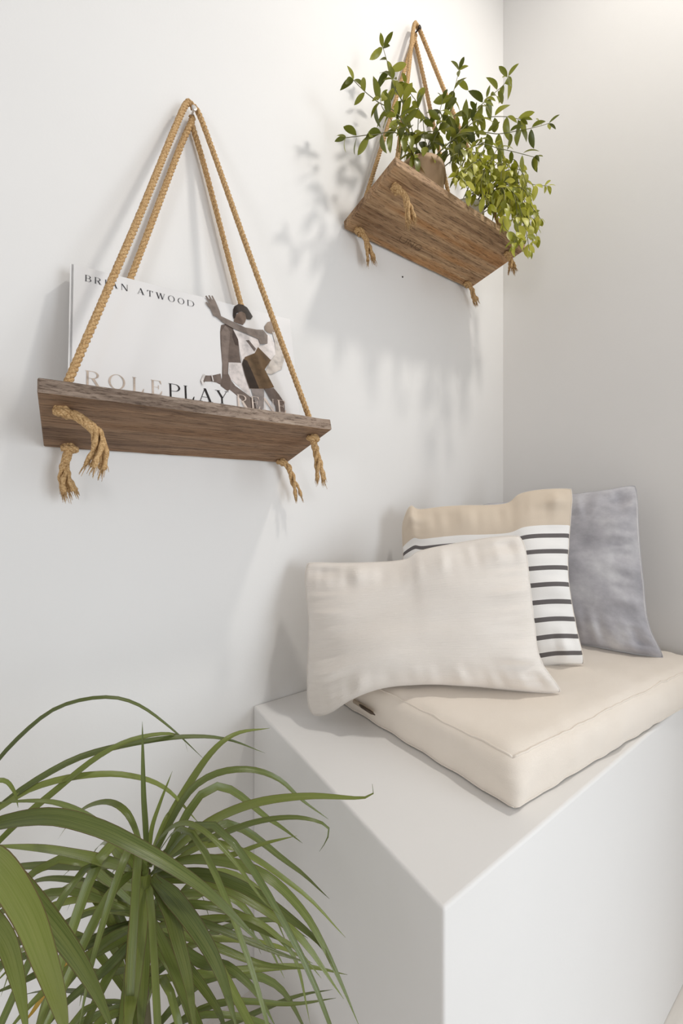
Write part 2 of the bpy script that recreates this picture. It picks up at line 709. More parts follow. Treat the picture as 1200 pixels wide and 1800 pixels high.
def glyph(ch):
    if ch == 'I':
        return stemp(0.08), 0.31
    if ch == 'B':
        return stemp(0.08) + bowl(0.2, 0.49, 1, 0.42) + bowl(0.2, 0, 0.53, 0.48), 0.74
    if ch == 'P':
        return stemp(0.08) + bowl(0.2, 0.45, 1, 0.48), 0.72
    if ch == 'R':
        return stemp(0.08) + bowl(0.2, 0.49, 1, 0.46) + diag(0.62, 0, 0.34, 0.5, 0.16) + bar(0.6, 0.88, 0), 0.86
    if ch == 'D':
        return stemp(0.08) + bowl(0.2, 0, 1, 0.72), 0.92
    if ch == 'O':
        return band(ell(.5, .5, .46, .52, 0, 360, 36), ell(.5, .5, .46 - TK, .52 - TN, 0, 360, 36)), 1.0
    if ch == 'L':
        return stemp(0.08) + bar(0.2, 0.66, 0) + [[(0.66, 0), (0.70, 0.26), (0.66, 0.26), (0.55, 0.03)]], 0.74
    if ch == 'E':
        return stemp(0.08) + bar(0.2, 0.64, 0) + bar(0.2, 0.62, 1 - TN) + bar(0.2, 0.48, 0.5) + \
            [[(0.64, 0), (0.70, 0.26), (0.66, 0.26), (0.54, 0.03)], [(0.62, 1), (0.66, 0.76), (0.62, 0.76), (0.52, 0.97)],
             [(0.46, 0.38), (0.50, 0.38), (0.50, 0.66), (0.46, 0.66)]], 0.76
    if ch == 'T':
        return stemp(0.3, top=False) + bar(0.0, 0.75, 1 - TN) + [[(0, 1), (0, 0.74), (0.04, 0.74), (0.12, 0.98)], [(0.75, 1), (0.63, 0.98), (0.71, 0.74), (0.75, 0.74)]], 0.77
    if ch == 'A':
        return diag(0.07, 0, 0.42, 1, 0.045) + diag(0.70, 0, 0.36, 1, 0.16) + bar(0.2, 0.72, 0.32) + bar(-0.02, 0.24, 0) + bar(0.62, 0.96, 0), 0.94
    if ch == 'N':
        return stemp(0.1, 0.045) + stemp(0.78, 0.045, bot=False) + diag(0.70, 0, 0.06, 1, 0.16), 0.95
    if ch == 'W':
        return diag(0.34, 0, 0.06, 1, 0.15) + diag(0.38, 0, 0.62, 1, 0.045) + diag(0.84, 0, 0.56, 1, 0.15) + diag(0.90, 0, 1.16, 1, 0.045) + \
            bar(-0.04, 0.3, 1 - TN) + bar(0.5, 0.8, 1 - TN) + bar(1.06, 1.3, 1 - TN), 1.28
    if ch == 'Y':
        return stemp(0.36, y1=0.45, top=False) + diag(0.36, 0.44, 0.06, 1, 0.16) + diag(0.45, 0.44, 0.76, 1, 0.045) + bar(-0.04, 0.32, 1 - TN) + bar(0.64, 0.92, 1 - TN), 0.88
    return [], 0.4


def text_geo(g, text, place, x0, x1, y0, h):
    """letters filling x0..x1 in plane coords; place(x, y, lift) -> world"""
    gl = [glyph(c) for c in text]
    wsum = sum(w_ for _, w_ in gl) * h
    gap = (x1 - x0 - wsum) / max(1, len(text) - 1)
    x = x0
    k = 0
    for polys, w_ in gl:
        for poly in polys:
            k += 1
            lift = 0.00004 * (k % 4)
            g.add([place(x + px * h, y0 + py * h, lift) for px, py in poly], [tuple(range(len(poly)))])
        x += w_ * h + gap


# ------------------------------------------------------------------ book
BW, BH, BT = 0.398, 0.272, 0.024
b_dir = Vector((math.cos(math.radians(-4.2)), math.sin(math.radians(-4.2)), 0))      # right end stands out from the wall
lean = math.radians(13)
b_nrm0 = Vector((b_dir.y, -b_dir.x, 0))                                              # towards the room
b_up = (Vector((0, 0, 1)) * math.cos(lean) - b_nrm0 * math.sin(lean)).normalized()
b_nrm = b_dir.cross(b_up).normalized()
if b_nrm.y > 0:
    b_nrm = -b_nrm
b0 = up1(0.004, 0.100, 0.0225)                                                       # bottom-left of the front cover


def bk(x, y, lift=0.0):
    return b0 + b_dir * x + b_up * y + b_nrm * lift


book = empty('picture_book', b0, 'large white picture book with a couple on the glossy cover, standing on the shelf', 'book')


def slab(name, x0, x1, y0, y1, l0, l1, mat, parent, bev=0.0):
    g = G()
    vs = [bk(x, y, l) for x in (x0, x1) for y in (y0, y1) for l in (l0, l1)]
    g.add(vs, [(0, 1, 3, 2), (4, 6, 7, 5), (0, 4, 5, 1), (2, 3, 7, 6), (0, 2, 6, 4), (1, 5, 7, 3)])
    return g.obj(name, mat, parent, smooth=False)


front = slab('front_cover', 0, BW, 0, BH, -0.003, 0, M['cover'], book)
slab('back_cover', 0, BW, 0, BH, -BT, -BT + 0.003, M['cover'], book)
slab('spine', -0.002, 0.003, 0, BH, -BT, 0, M['cover'], book)
slab('pages', 0.003, BW - 0.004, 0.004, BH - 0.004, -BT + 0.003, -0.003, M['paper'], book)


def on_cover(px, py):
    d = ray(px, py)
    t = (b0 - CAM).dot(b_nrm) / d.dot(b_nrm)
    p = CAM + d * t - b0
    return p.dot(b_dir), p.dot(b_up)


def title(text, p0, p1, h, col):
    xa, ya = on_cover(*p0)
    xb, yb = on_cover(*p1)
    g = G()
    text_geo(g, text, lambda x, y, l: bk(x, y, 0.0006 + l), xa, xb, (ya + yb) / 2, h)
    return g.obj('title_lettering', ink(*col), front, smooth=False)


title('BRIAN ATWOOD', (149, 494), (340, 540), 0.0125, (58, 58, 62))
HT = 0.0265
title('ROLE', (149, 676), (287, 696), HT, (198, 182, 168))
title('PLAY', (296, 697), (402, 712), HT, (40, 36, 36))

PIC = [
    ((118, 104, 96), [(345, 1000), (360, 1090), (440, 1050), (500, 1130), (640, 1230), (720, 1300), (735, 1390), (640, 1375), (540, 1250), (440, 1170), (300, 1095), (250, 1085), (180, 1085), (155, 1120), (135, 1080), (165, 1020), (250, 1022)]),
    ((216, 207, 203), [(430, 885), (570, 885), (590, 1000), (640, 1120), (665, 1240), (600, 1195), (440, 1050)]),
    ((104, 90, 82), [(350, 490), (400, 478), (470, 520), (505, 560), (530, 640), (540, 760), (562, 888), (428, 882), (425, 1000), (452, 1060), (440, 1170), (420, 1188), (345, 1130), (360, 1040), (362, 900), (345, 700), (340, 560)]),
    ((124, 110, 102), [(350, 560), (395, 492), (448, 560), (430, 740), (418, 1010), (374, 1010), (354, 740)]),
    ((70, 56, 50), [(470, 545), (500, 560), (530, 640), (535, 710), (500, 700), (470, 620)]),
    ((222, 214, 210), [(475, 535), (560, 570), (740, 640), (758, 700), (705, 792), (600, 835), (575, 885), (545, 760), (528, 640)]),
    ((112, 100, 94), [(608, 652), (642, 650), (716, 740), (700, 772), (640, 690)]),
    ((112, 94, 82), [(490, 400), (550, 345), (605, 365), (615, 420), (602, 462), (577, 492), (520, 472), (484, 458)]),
    ((48, 40, 36), [(474, 390), (476, 330), (490, 295), (530, 270), (580, 278), (625, 308), (650, 350), (682, 402), (662, 432), (622, 432), (604, 372), (565, 345), (512, 368), (495, 420), (480, 425)]),
    ((136, 118, 102), [(805, 505), (838, 462), (900, 444), (945, 480), (935, 540), (885, 585), (838, 572), (810, 545)]),
    ((206, 198, 190), [(885, 560), (950, 610), (1008, 740), (1022, 820), (985, 960), (880, 1012), (812, 1000), (862, 880), (922, 800), (915, 680)]),
    ((226, 219, 216), [(798, 558), (850, 600), (910, 680), (922, 800), (872, 862), (738, 728), (832, 690), (838, 602)]),
    ((104, 82, 58), [(600, 830), (702, 790), (737, 725), (872, 862), (808, 960), (860, 1060), (907, 1150), (820, 1167), (650, 1162), (600, 1020), (570, 900)]),
    ((48, 36, 28), [(585, 850), (622, 870), (682, 1000), (748, 1162), (652, 1160), (602, 1020), (571, 900)]),
    ((142, 132, 127), [(665, 1165), (800, 1165), (800, 1270), (790, 1380), (720, 1390), (700, 1290)]),
    ((108, 95, 88), [(805, 1165), (902, 1158), (960, 1230), (1012, 1310), (1022, 1420), (930, 1420), (920, 1340), (860, 1270)]),
    ((128, 116, 108), [(270, 400), (240, 330), (184, 262), (190, 248), (232, 280), (180, 192), (194, 184), (240, 250), (212, 186), (226, 180), (262, 240), (244, 186), (258, 186), (292, 250), (332, 345), (348, 402), (470, 460), (600, 520), (720, 543), (790, 545), (836, 602), (836, 690), (762, 696), (740, 640), (600, 582), (480, 532), (372, 472), (300, 408)]),
    ((226, 220, 216), [(135, 1080), (165, 1010), (185, 1020), (160, 1085), (175, 1120), (150, 1122)]),
    ((226, 220, 216), [(243, 1020), (255, 1020), (272, 1085), (260, 1090)]),
]
for i, (colr, poly) in enumerate(PIC):
    g = G()
    vs = []
    for (zx, zy) in poly:
        x, y = on_cover(330 + zx / 6.0, 490 + zy / 6.0)
        vs.append(bk(x, max(y, 0.001), 0.0003 + 0.00013 * i))
    g.add(vs, [tuple(range(len(vs)))])
    bm = bmesh.new()
    bv = [bm.verts.new(v) for v in g.v]
    fc = bm.faces.new(bv)
    bmesh.ops.triangulate(bm, faces=[fc])
    bm.verts.index_update()
    fs = [tuple(v.index for v in f_.verts) for f_ in bm.faces]
    mesh_obj('cover_print', g.v, fs, ink(*colr), front, smooth=False)
    bm.free()
BTOP = 0.0003 + 0.00013 * len(PIC)
xa, ya = on_cover(416, 715)
xb, yb = on_cover(504, 728)
g = G()
text_geo(g, 'RENE', lambda x, y, l: bk(x, y, BTOP + l), xa, xb, (ya + yb) / 2, HT)
g.obj('title_lettering', ink(214, 198, 186), front, smooth=False)

# faint maker's stamp burnt into the underside of the plant shelf
def stamp_pt(px, py):
    d = ray(px, py)
    q = up2(0.7, 0.05, -0.0022)
    nn = (up2(0.8, 0.05, -0.0022) - q).cross(up2(0.7, 0.15, -0.0022) - q).normalized()
    return CAM + d * ((q - CAM).dot(nn) / d.dot(nn))


g = G()
p0_, p1_ = stamp_pt(700, 424), stamp_pt(735, 441)
ex = (p1_ - p0_)
ey = (stamp_pt(712, 419) - stamp_pt(706, 428))
for arc in ([(0.0, 1), (0.0, .3), (.08, .05), (.16, 0), (.24, .05), (.3, .3), (.3, 1)], [(.42, 0), (.42, 1), (.64, 0), (.64, 1)],
            [(.9 + .14 * math.cos(k * math.pi / 8), .5 + .5 * math.sin(k * math.pi / 8)) for k in range(17)]):
    for k in range(len(arc) - 1):
        g.tube([p0_ + ex * arc[k][0] + ey * arc[k][1], p0_ + ex * arc[k + 1][0] + ey * arc[k + 1][1]], 0.0005, 4)
M['stamp'] = plain('burnt_brown_stamp', srgb(84, 62, 46), 0.9)
g.obj('stamp', M['stamp'], sh2)


# ------------------------------------------------------------------ cushions
def coons(top, right, bottom, left, n, m):
    """boundary curves (top: TL->TR, bottom: BL->BR, left: BL->TL, right: BR->TR)"""
    T, B = spline(top, n), spline(bottom, n)
    Lf, Rg = spline(left, m), spline(right, m)
    P = []
    K = 2.6
    for j in range(m):
        v = j / (m - 1)
        row = []
        for i in range(n):
            u = i / (n - 1)
            p = (B[0] * (1 - u) + B[-1] * u) * (1 - v) + (T[0] * (1 - u) + T[-1] * u) * v
            p += (T[i] - T[0].lerp(T[-1], u)) * v ** K + (B[i] - B[0].lerp(B[-1], u)) * (1 - v) ** K
            p += (Lf[j] - Lf[0].lerp(Lf[-1], v)) * (1 - u) ** K + (Rg[j] - Rg[0].lerp(Rg[-1], v)) * u ** K
            row.append(p)
        P.append(row)
    return P


def pillow(name, label, mat, top, right, bottom, left, thick, seed, wr=1.0, group=None, n=88, m=70, back=0.8, rc=0.03):
    P = coons(top, right, bottom, left, n, m)
    nrm = (P[0][-1] - P[0][0]).cross(P[-1][0] - P[0][0]).normalized()
    if nrm.dot(CAM - P[m // 2][n // 2]) < 0:
        nrm = -nrm
    rnd = random.Random(seed)
    so = Vector((seed * 3.1, seed * 1.7, 0))
    verts, faces, uvs = [], [], []
    mid_ = P[m // 2][n // 2].copy()
    idx = {}

    def h(u, v):
        a, b = abs(2 * u - 1), abs(2 * v - 1)
        return ((1 - a ** 2.9) * (1 - b ** 2.9)) ** 0.56

    def ripple(u, v):
        e = 0.0
        for d, s in ((u, v), (1 - u, v), (v, u), (1 - v, u)):
            k = math.exp(-((d - 0.10) / 0.085) ** 2)
            q = noise.noise(Vector((s * 9.0, d * 1.2, 0)) + so * (1 + d * 0)) + 0.5 * noise.noise(Vector((s * 21, d * 2.0, 4)) + so)
            e += k * q
        return e
    for side in (0, 1):
        for j in range(m):
            for i in range(n):
                edge = i in (0, n - 1) or j in (0, m - 1)
                if side == 1 and edge:
                    idx[(1, i, j)] = idx[(0, i, j)]
                    continue
                u, v = i / (n - 1), j / (m - 1)
                p = P[j][i].lerp(mid_, rc * (abs(2 * u - 1) * abs(2 * v - 1)) ** 9)
                hh = h(u, v)
                big = noise.noise(Vector((u * 2.6, v * 2.6, 0)) + so) * 0.10
                d = thick * hh * (1 + big)
                if not edge:
                    d += wr * 0.0085 * ripple(u, v) * min(1, hh * 3)
                    d += wr * 0.0035 * noise.noise(Vector((u * 4, v * 7, 2)) + so)
                else:
                    s = u + v * 2
                    p += nrm * 0.004 * noise.noise(Vector((s * 9, 0, seed)))
                if side:
                    d = -d * back
                idx[(side, i, j)] = len(verts)
                verts.append(p + nrm * d)
                uvs.append((u, v))
    for side in (0, 1):
        for j in range(m - 1):
            for i in range(n - 1):
                q = (idx[(side, i, j)], idx[(side, i + 1, j)], idx[(side, i + 1, j + 1)], idx[(side, i, j + 1)])
                faces.append(q if side == 0 else tuple(reversed(q)))
    cen = sum((P[0][i] for i in range(n)), Vector()) / n
    root = empty(name, cen, label, 'cushion', group)
    mesh_obj('cover', verts, faces, mat, root, uvs=uvs)
    sg = G()
    # seam welt follows the deformed rim
    rim = [verts[idx[(0, i, 0)]] for i in range(n)] + [verts[idx[(0, n - 1, j)]] for j in range(1, m)] + \
          [verts[idx[(0, i, m - 1)]] for i in reversed(range(n - 1))] + [verts[idx[(0, 0, j)]] for j in reversed(range(m - 1))]
    sg.tube(rim, 0.0011, 5)
    sg.obj('seam', mat if mat != M['stripe'] else M['pad'], root)
    return root


PADTOP = ZB + 0.080


def crv(pts, d0, d1):
    n = len(pts)
    return [at(p[0], p[1], d0 + (d1 - d0) * i / (n - 1)) if len(p) == 2 else at(*p) for i, p in enumerate(pts)]


# seat pad
pr = math.radians(-4.2)
pdx = Vector((math.cos(pr), math.sin(pr), 0))
pdy = Vector((math.sin(pr), math.cos(pr), 0))          # the soft pad has shifted out of square
pfl = on_z(905, 1426, ZB + 0.0015)


def padpt(x, y, z):
    return pfl + pdx * x + pdy * y + Vector((0, 0, z))


PL, PD, PH = 0.715, 0.440, 0.080
pad = empty('seat_pad', padpt(PL / 2, PD / 2, 0), 'thick cream boxed seat pad lying on the white bench', 'seat pad')
NX, NY, NZ = 60, 40, 10
vv, ff, uu = [], [], []
vid = {}


def padvert(i, j, k):
    key = (i, j, k)
    if key in vid:
        return vid[key]
    x, y, z = PL * i / NX, PD * j / NY, PH * k / NZ
    rr = 0.022 if k * 2 > NZ else 0.008
    q = Vector((min(max(x, rr), PL - rr), min(max(y, rr), PD - rr), min(max(z, rr), PH - rr)))
    d = Vector((x, y, z)) - q
    if d.length > 1e-9:
        s = max(abs(d.x), abs(d.y), abs(d.z)) / d.length
        d *= s * 0.35 + 0.65 * min(1, rr / d.length)
        p = q + d
    else:
        p = q
    u, v = x / PL, y / PD
    e = min(1, 4 * u * (1 - u) * 2.2) * min(1, 4 * v * (1 - v) * 2.2)
    if k == NZ:
        p.z += 0.006 * e + 0.003 * noise.noise(Vector((x * 11, y * 11, 3)))
        eg = math.exp(-(min(y, PD - y, x, PL - x) / 0.035) ** 2)
        p.z += 0.003 * eg * noise.noise(Vector((x * 42, y * 42, 1)))
    if j == 0:
        p.y -= 0.007 * math.sin(math.pi * z / PH) * (1 + 0.8 * noise.noise(Vector((x * 9, z * 8, 7))))
        p.y += 0.003 * noise.noise(Vector((x * 26, z * 20, 2)))
    if i == 0:
        p.x -= 0.007 * math.sin(math.pi * z / PH) * (1 + 0.8 * noise.noise(Vector((y * 9, z * 8, 5))))
        p.x += 0.003 * noise.noise(Vector((y * 26, z * 20, 6)))
    vid[key] = len(vv)
    vv.append(padpt(*p))
    uu.append((u, v))
    return vid[key]


for i in range(NX):
    for j in range(NY):
        ff.append((padvert(i, j, NZ), padvert(i + 1, j, NZ), padvert(i + 1, j + 1, NZ), padvert(i, j + 1, NZ)))
        ff.append((padvert(i, j + 1, 0), padvert(i + 1, j + 1, 0), padvert(i + 1, j, 0), padvert(i, j, 0)))
for i in range(NX):
    for k in range(NZ):
        ff.append((padvert(i, 0, k), padvert(i + 1, 0, k), padvert(i + 1, 0, k + 1), padvert(i, 0, k + 1)))
        ff.append((padvert(i + 1, NY, k), padvert(i, NY, k), padvert(i, NY, k + 1), padvert(i + 1, NY, k + 1)))
for j in range(NY):
    for k in range(NZ):
        ff.append((padvert(0, j + 1, k), padvert(0, j, k), padvert(0, j, k + 1), padvert(0, j + 1, k + 1)))
        ff.append((padvert(NX, j, k), padvert(NX, j + 1, k), padvert(NX, j + 1, k + 1), padvert(NX, j, k + 1)))
mesh_obj('cover', vv, ff, M['pad'], pad, uvs=uu)
for k in (NZ, 0):
    ring = [(i, 0) for i in range(NX)] + [(NX, j) for j in range(NY)] + [(i, NY) for i in range(NX, 0, -1)] + [(0, j) for j in range(NY, -1, -1)]
    g = G()
    g.tube([vv[vid[(i, j, k)]] for i, j in ring], 0.0018, 6)
    g.obj('piping', M['pad'], pad)
# zipper on the short side, partly under the cushion
g = G()
zx = -0.0085


def side_pt(px, py, off):
    d = ray(px, py)
    q = padpt(zx - off, 0, 0)
    nn = Vector((pdy.y, -pdy.x, 0))
    return CAM + d * ((q - CAM).dot(nn) / d.dot(nn))


a_, b_ = side_pt(622, 1232, .006), side_pt(654, 1253, .006)
g.tube([a_, b_], 0.0042, 6)
zp = g.obj('zipper', M['zip_tape'], pad)
g = G()
g.tube([side_pt(632, 1239, .009), side_pt(636, 1242, .010), side_pt(652, 1252, .010), side_pt(659, 1257, .009)], [0.002, 0.0034, 0.0032, 0.0008], 8)
g.obj('zipper_pull', M['zip'], zp)

# grey velvet cushion standing in the corner
pillow('velvet_cushion', 'grey velvet cushion propped in the corner behind the striped one', M['velvet'],
       top=[at(843, 886, 1.27), at(905, 882, 1.20), at(985, 872, 1.12), at(1060, 862, 1.06), at(1120, 850, 1.02)],
       right=[at(1171, 1161, 0.935), at(1140, 1098, 0.955), at(1130, 1020, 0.975), at(1122, 930, 1.0), at(1120, 850, 1.02)],
       bottom=[at(859, 1098, 1.165), at(930, 1120, 1.09), at(1015, 1133, 1.03), at(1090, 1146, 0.98), at(1171, 1161, 0.935)],
       left=[at(859, 1098, 1.165), at(856, 1000, 1.20), at(846, 940, 1.24), at(843, 886, 1.27)],
       thick=0.056, seed=3, wr=1.8, back=0.35)
# striped cushion
pillow('striped_cushion', 'white cushion with thin charcoal stripes and a beige top band', M['stripe'],
       top=[at(705, 912, 1.09), at(721, 889, 1.082), at(738, 895, 1.075), at(800, 889, 1.05), at(885, 886, 1.01), at(920, 866, 0.99), at(1008, 855, 0.955)],
       right=[at(1031, 1172, 0.885), at(1012, 1100, 0.895), at(998, 1010, 0.915), at(1001, 930, 0.935), at(1008, 855, 0.955)],
       bottom=[at(700, 1142, 1.0), at(800, 1168, 0.97), at(900, 1180, 0.93), at(980, 1170, 0.90), at(1031, 1172, 0.885)],
       left=[at(700, 1142, 1.0), at(712, 1050, 1.03), at(708, 970, 1.06), at(705, 912, 1.09)],
       thick=0.058, seed=5, wr=1.2, back=0.5)
# cream lumbar cushion
pillow('lumbar_cushion', 'oblong plain cream cushion leaning in front, one corner drooping off the pad', M['cream'],
       top=[at(533, 986, 0.905), at(600, 990, 0.90), at(705, 985, 0.89), at(740, 968, 0.875), at(830, 950, 0.855), at(920, 936, 0.835)],
       right=[at(996, 1223, 0.755), at(950, 1160, 0.765), at(938, 1090, 0.785), at(928, 1000, 0.81), at(920, 936, 0.835)],
       bottom=[at(541, 1264, 0.830), at(575, 1256, 0.815), at(620, 1228, 0.80), at(680, 1208, 0.79), at(780, 1203, 0.785), at(900, 1213, 0.77), at(996, 1223, 0.755)],
       left=[at(541, 1264, 0.830), at(540, 1190, 0.845), at(543, 1100, 0.865), at(538, 1040, 0.885), at(533, 986, 0.905)],
       thick=0.062, seed=11, wr=1.7, back=0.6, rc=0.045)


# ------------------------------------------------------------------ pots and trailing plants on the upper shelf
def lathe(g, prof, org, rot, n=36):
    k = len(g.v)
    for (r, z) in prof:
        for j in range(n):
            an = 2 * math.pi * j / n
            g.v.append(Vector(org) + rot @ Vector((r * math.cos(an), r * math.sin(an), z)))
    for i in range(len(prof) - 1):
        for j in range(n):
            g.f.append((k + i * n + j, k + i * n + (j + 1) % n, k + (i + 1) * n + (j + 1) % n, k + (i + 1) * n + j))
    g.f.append(tuple(k + j for j in reversed(range(n))))
    g.f.append(tuple(k + (len(prof) - 1) * n + j for j in range(n)))


TILT2 = Matrix.Rotation(-math.atan2(0.028, 0.2), 3, 'X')


def make_leaf(name, L, Wd, droop, fold, mat):
    ns = 7
    v, f, uv = [], [], []
    for i in range(ns + 1):
        t = i / ns
        x = L * (t if t > 0 else 0)
        z = -droop * L * t * t
        s = max(0.03, (math.sin(math.pi * min(1, t * 0.96 + 0.02)) ** 0.8)) * Wd / 2
        if i == 0:
            s = 0.0009
        if i == ns:
            s = 0.0004
        v += [(x, -s, z + fold * s), (x, 0, z), (x, s, z + fold * s)]
        uv += [(0, t), (.5, t), (1, t)]
    for i in range(ns):
        a = i * 3
        f += [(a, a + 3, a + 4, a + 1), (a + 1, a + 4, a + 5, a + 2)]
    me = bpy.data.meshes.new(name)
    me.from_pydata(v, [], f)
    ul = me.uv_layers.new(name='UVMap')
    for lp in me.loops:
        ul.data[lp.index].uv = uv[lp.vertex_index]
    for p in me.polygons:
        p.use_smooth = True
    me.materials.append(mat)
    return me


LEAF_D = [make_leaf('leaf_dark', 1.0, 0.36 + 0.05 * k, (0.15, 0.4, 0.7)[k], 0.3, M['leaf_dark']) for k in range(3)]
LEAF_B = [make_leaf('leaf_bright', 1.0, 0.42 + 0.05 * k, (0.12, 0.35, 0.6)[k], 0.3, M['leaf_bright']) for k in range(3)]


def safe(p):
    return p.y < -0.006 and p.x < XC - 0.008


def not_in_board(p):
    q = p - V(0, 0, 0)
    return not (S2['x0'] - .01 < p.x < S2['x1'] + .012 and -0.215 < p.y and 1.775 < p.z < 1.842)


def put_leaf(parent, meshes, pos, direction, roll, size, rnd):
    d = Vector(direction).normalized()
    tip = pos + d * size
    if not safe(tip) or not not_in_board(tip) or not not_in_board(pos + d * size * .5):
        return
    up = Vector((0, 0, 1))
    y = up.cross(d)
    y = y.normalized() if y.length > 1e-4 else Vector((1, 0, 0))
    z = d.cross(y)
    mt = Matrix((d, y, z)).transposed()
    mt = mt @ Matrix.Rotation(roll, 3, 'X')
    mt = mt * size
    m4 = mt.to_4x4()
    m4.translation = pos - ORG[parent]
    o = bpy.data.objects.new('leaf', rnd.choice(meshes))
    COL.objects.link(o)
    o.parent = parent
    o.matrix_local = m4


def vine(parent, meshes, ctrl, rnd, start=0.25, gap=0.024, size=(0.036, 0.048), rad=0.0016, tip=True):
    L = plen(spline(ctrl, 40))
    n = max(10, int(L / 0.008))
    pts = spline(ctrl, n)
    g = G()
    g.tube(pts, [rad * (1 - 0.55 * i / (n - 1)) for i in range(n)], 5)
    g.obj('stem', M['stem'], parent)
    fr = frames(pts)
    k = int(start * n)
    st = max(1, int(gap / (L / (n - 1))))
    tw = rnd.uniform(0, 3)
    while k < n:
        p, t, a, b = fr[k]
        u = k / (n - 1)
        tw += math.pi / 2 + rnd.uniform(-.3, .3)
        for s in (0, math.pi):
            if rnd.random() < 0.10:
                continue
            ra = a * math.cos(tw + s) + b * math.sin(tw + s)
            d = ra * 1.0 + t * rnd.uniform(.3, .9) + Vector((0, 0, -0.45 - rnd.uniform(0, .4)))
            sz = rnd.uniform(*size) * (1 - 0.25 * u)
            put_leaf(parent, meshes, p + ra * rad, d, rnd.uniform(-.7, .7), sz, rnd)
        k += st
    if tip:
        p, t, a, b = fr[-1]
        for s in range(3):
            an = s * 2.1 + tw
            put_leaf(parent, meshes, p, t * 1.0 + (a * math.cos(an) + b * math.sin(an)) * .8 + V(0, 0, -.3), rnd.uniform(-.5, .5), rnd.uniform(.6, .8) * size[0], rnd)


def pot(name, x, d, rb, rt, h, mat, label, rim):
    base = up2(x, d, 0.0222)
    root = empty(name, base, label, 'potted plant')
    g = G()
    lathe(g, [(rb, 0), (rb * 1.03, 0.004), (rt, h - rim), (rt + 0.004, h - rim), (rt + 0.004, h), (rt - 0.002, h), (rt - 0.005, h - 0.018), (0.004, h - 0.018)], base, TILT2)
    p = g.obj('pot', mat, root)
    g = G()
    lathe(g, [(rt - 0.006, h - 0.017), (rt - 0.008, h - 0.012), (0.004, h - 0.009)], base, TILT2)
    g.obj('soil', M['soil'], root)
    return root, base + TILT2 @ Vector((0, 0, h - 0.012))


rnd = random.Random(21)
plA, sA = pot('trailing_plant', 0.772, 0.112, 0.046, 0.064, 0.125, M['tan_pot'], 'dark-leaved trailing plant in a tan clay pot on the hanging shelf', 0.016)


def st(px, ds):
    return [on_y(p[0], p[1], d) for p, d in zip(px, ds)]


A = [
    ([(715, 205), (692, 150), (683, 118), (673, 84)], [.13, .11, .09, .08]),
    ([(705, 210), (662, 178), (640, 160), (621, 141)], [.14, .13, .12, .11]),
    ([(706, 240), (655, 237), (625, 240), (608, 242)], [.16, .15, .14, .13]),
    ([(712, 190), (695, 160), (690, 140)], [.12, .12, .12]),
    ([(735, 200), (722, 165), (712, 148)], [.13, .12, .12]),
    ([(690, 215), (672, 190), (668, 172)], [.15, .15, .15]),
    ([(765, 225), (788, 185), (800, 150), (806, 124)], [.14, .15, .15, .15]),
    ([(770, 230), (772, 200), (778, 175)], [.15, .15, .16]),
    ([(745, 230), (742, 205), (735, 190)], [.16, .17, .17]),
    ([(810, 225), (850, 180), (884, 150), (893, 134)], [.15, .17, .19, .19]),
    ([(805, 235), (835, 200), (855, 172)], [.17, .18, .19]),
    ([(825, 240), (880, 235), (935, 225), (964, 217)], [.17, .21, .25, .27]),
    ([(820, 225), (850, 208), (885, 205), (915, 210)], [.17, .19, .22, .24]),
    ([(830, 258), (880, 262), (938, 276)], [.18, .22, .26]),
    ([(720, 235), (705, 225), (695, 205)], [.17, .17, .17]),
    ([(790, 250), (805, 255), (805, 278)], [.18, .20, .22]),
    ([(780, 215), (795, 205), (812, 200)], [.15, .16, .17]),
]
for px, ds in A:
    far = abs(px[-1][0] - 760) + abs(px[-1][1] - 230)
    vine(plA, LEAF_D, [sA + V(rnd.uniform(-.03, .03), rnd.uniform(-.03, .02), 0)] + st(px, ds), rnd, start=0.3 if far > 120 else 0.35, gap=0.036 if far > 120 else 0.031, size=(0.038, 0.056))

plB, sB = pot('trailing_plant', 0.935, 0.115, 0.040, 0.056, 0.085, M['white_pot'], 'bright green bushy trailing plant in a white pot spilling past the shelf end', 0.010)
Bv = [
    ([(835, 275), (815, 285), (812, 310)], [.18, .20, .22]),
    ([(845, 275), (838, 290), (835, 330)], [.19, .21, .225]),
    ([(860, 278), (862, 300), (858, 345)], [.19, .21, .225]),
    ([(875, 285), (880, 320), (882, 365)], [.19, .21, .225]),
    ([(890, 300), (905, 340), (900, 385)], [.18, .20, .225]),
    ([(895, 310), (922, 355), (925, 395), (915, 438)], [.18, .19, .20, .21]),
    ([(905, 320), (935, 370), (943, 415)], [.19, .21, .22]),
    ([(900, 300), (930, 322), (962, 327)], [.19, .23, .26]),
    ([(850, 262), (840, 255), (825, 262)], [.17, .19, .20]),
    ([(870, 268), (885, 280), (895, 300)], [.18, .20, .22]),
    ([(865, 285), (850, 310), (870, 335)], [.20, .22, .23]),
    ([(900, 345), (915, 372), (938, 385)], [.19, .21, .22]),
    ([(885, 330), (900, 352), (912, 365)], [.20, .22, .23]),
    ([(845, 285), (822, 300), (800, 312)], [.20, .215, .225]),
    ([(895, 330), (912, 385), (905, 425)], [.20, .225, .235]),
    ([(900, 335), (930, 390), (935, 425)], [.21, .23, .24]),
    ([(885, 320), (895, 370), (885, 395)], [.21, .23, .24]),
    ([(890, 330), (910, 400), (902, 432)], [.22, .255, .265]),
    ([(895, 335), (922, 400), (930, 440)], [.22, .255, .265]),
    ([(880, 330), (885, 395), (912, 420)], [.22, .25, .27]),
    ([(840, 290), (815, 305), (822, 335)], [.21, .235, .25]),
    ([(850, 300), (845, 330), (860, 360)], [.21, .24, .25]),
    ([(905, 330), (935, 365), (950, 385)], [.22, .25, .27]),
    ([(890, 285), (915, 300), (930, 340)], [.19, .22, .24]),
]
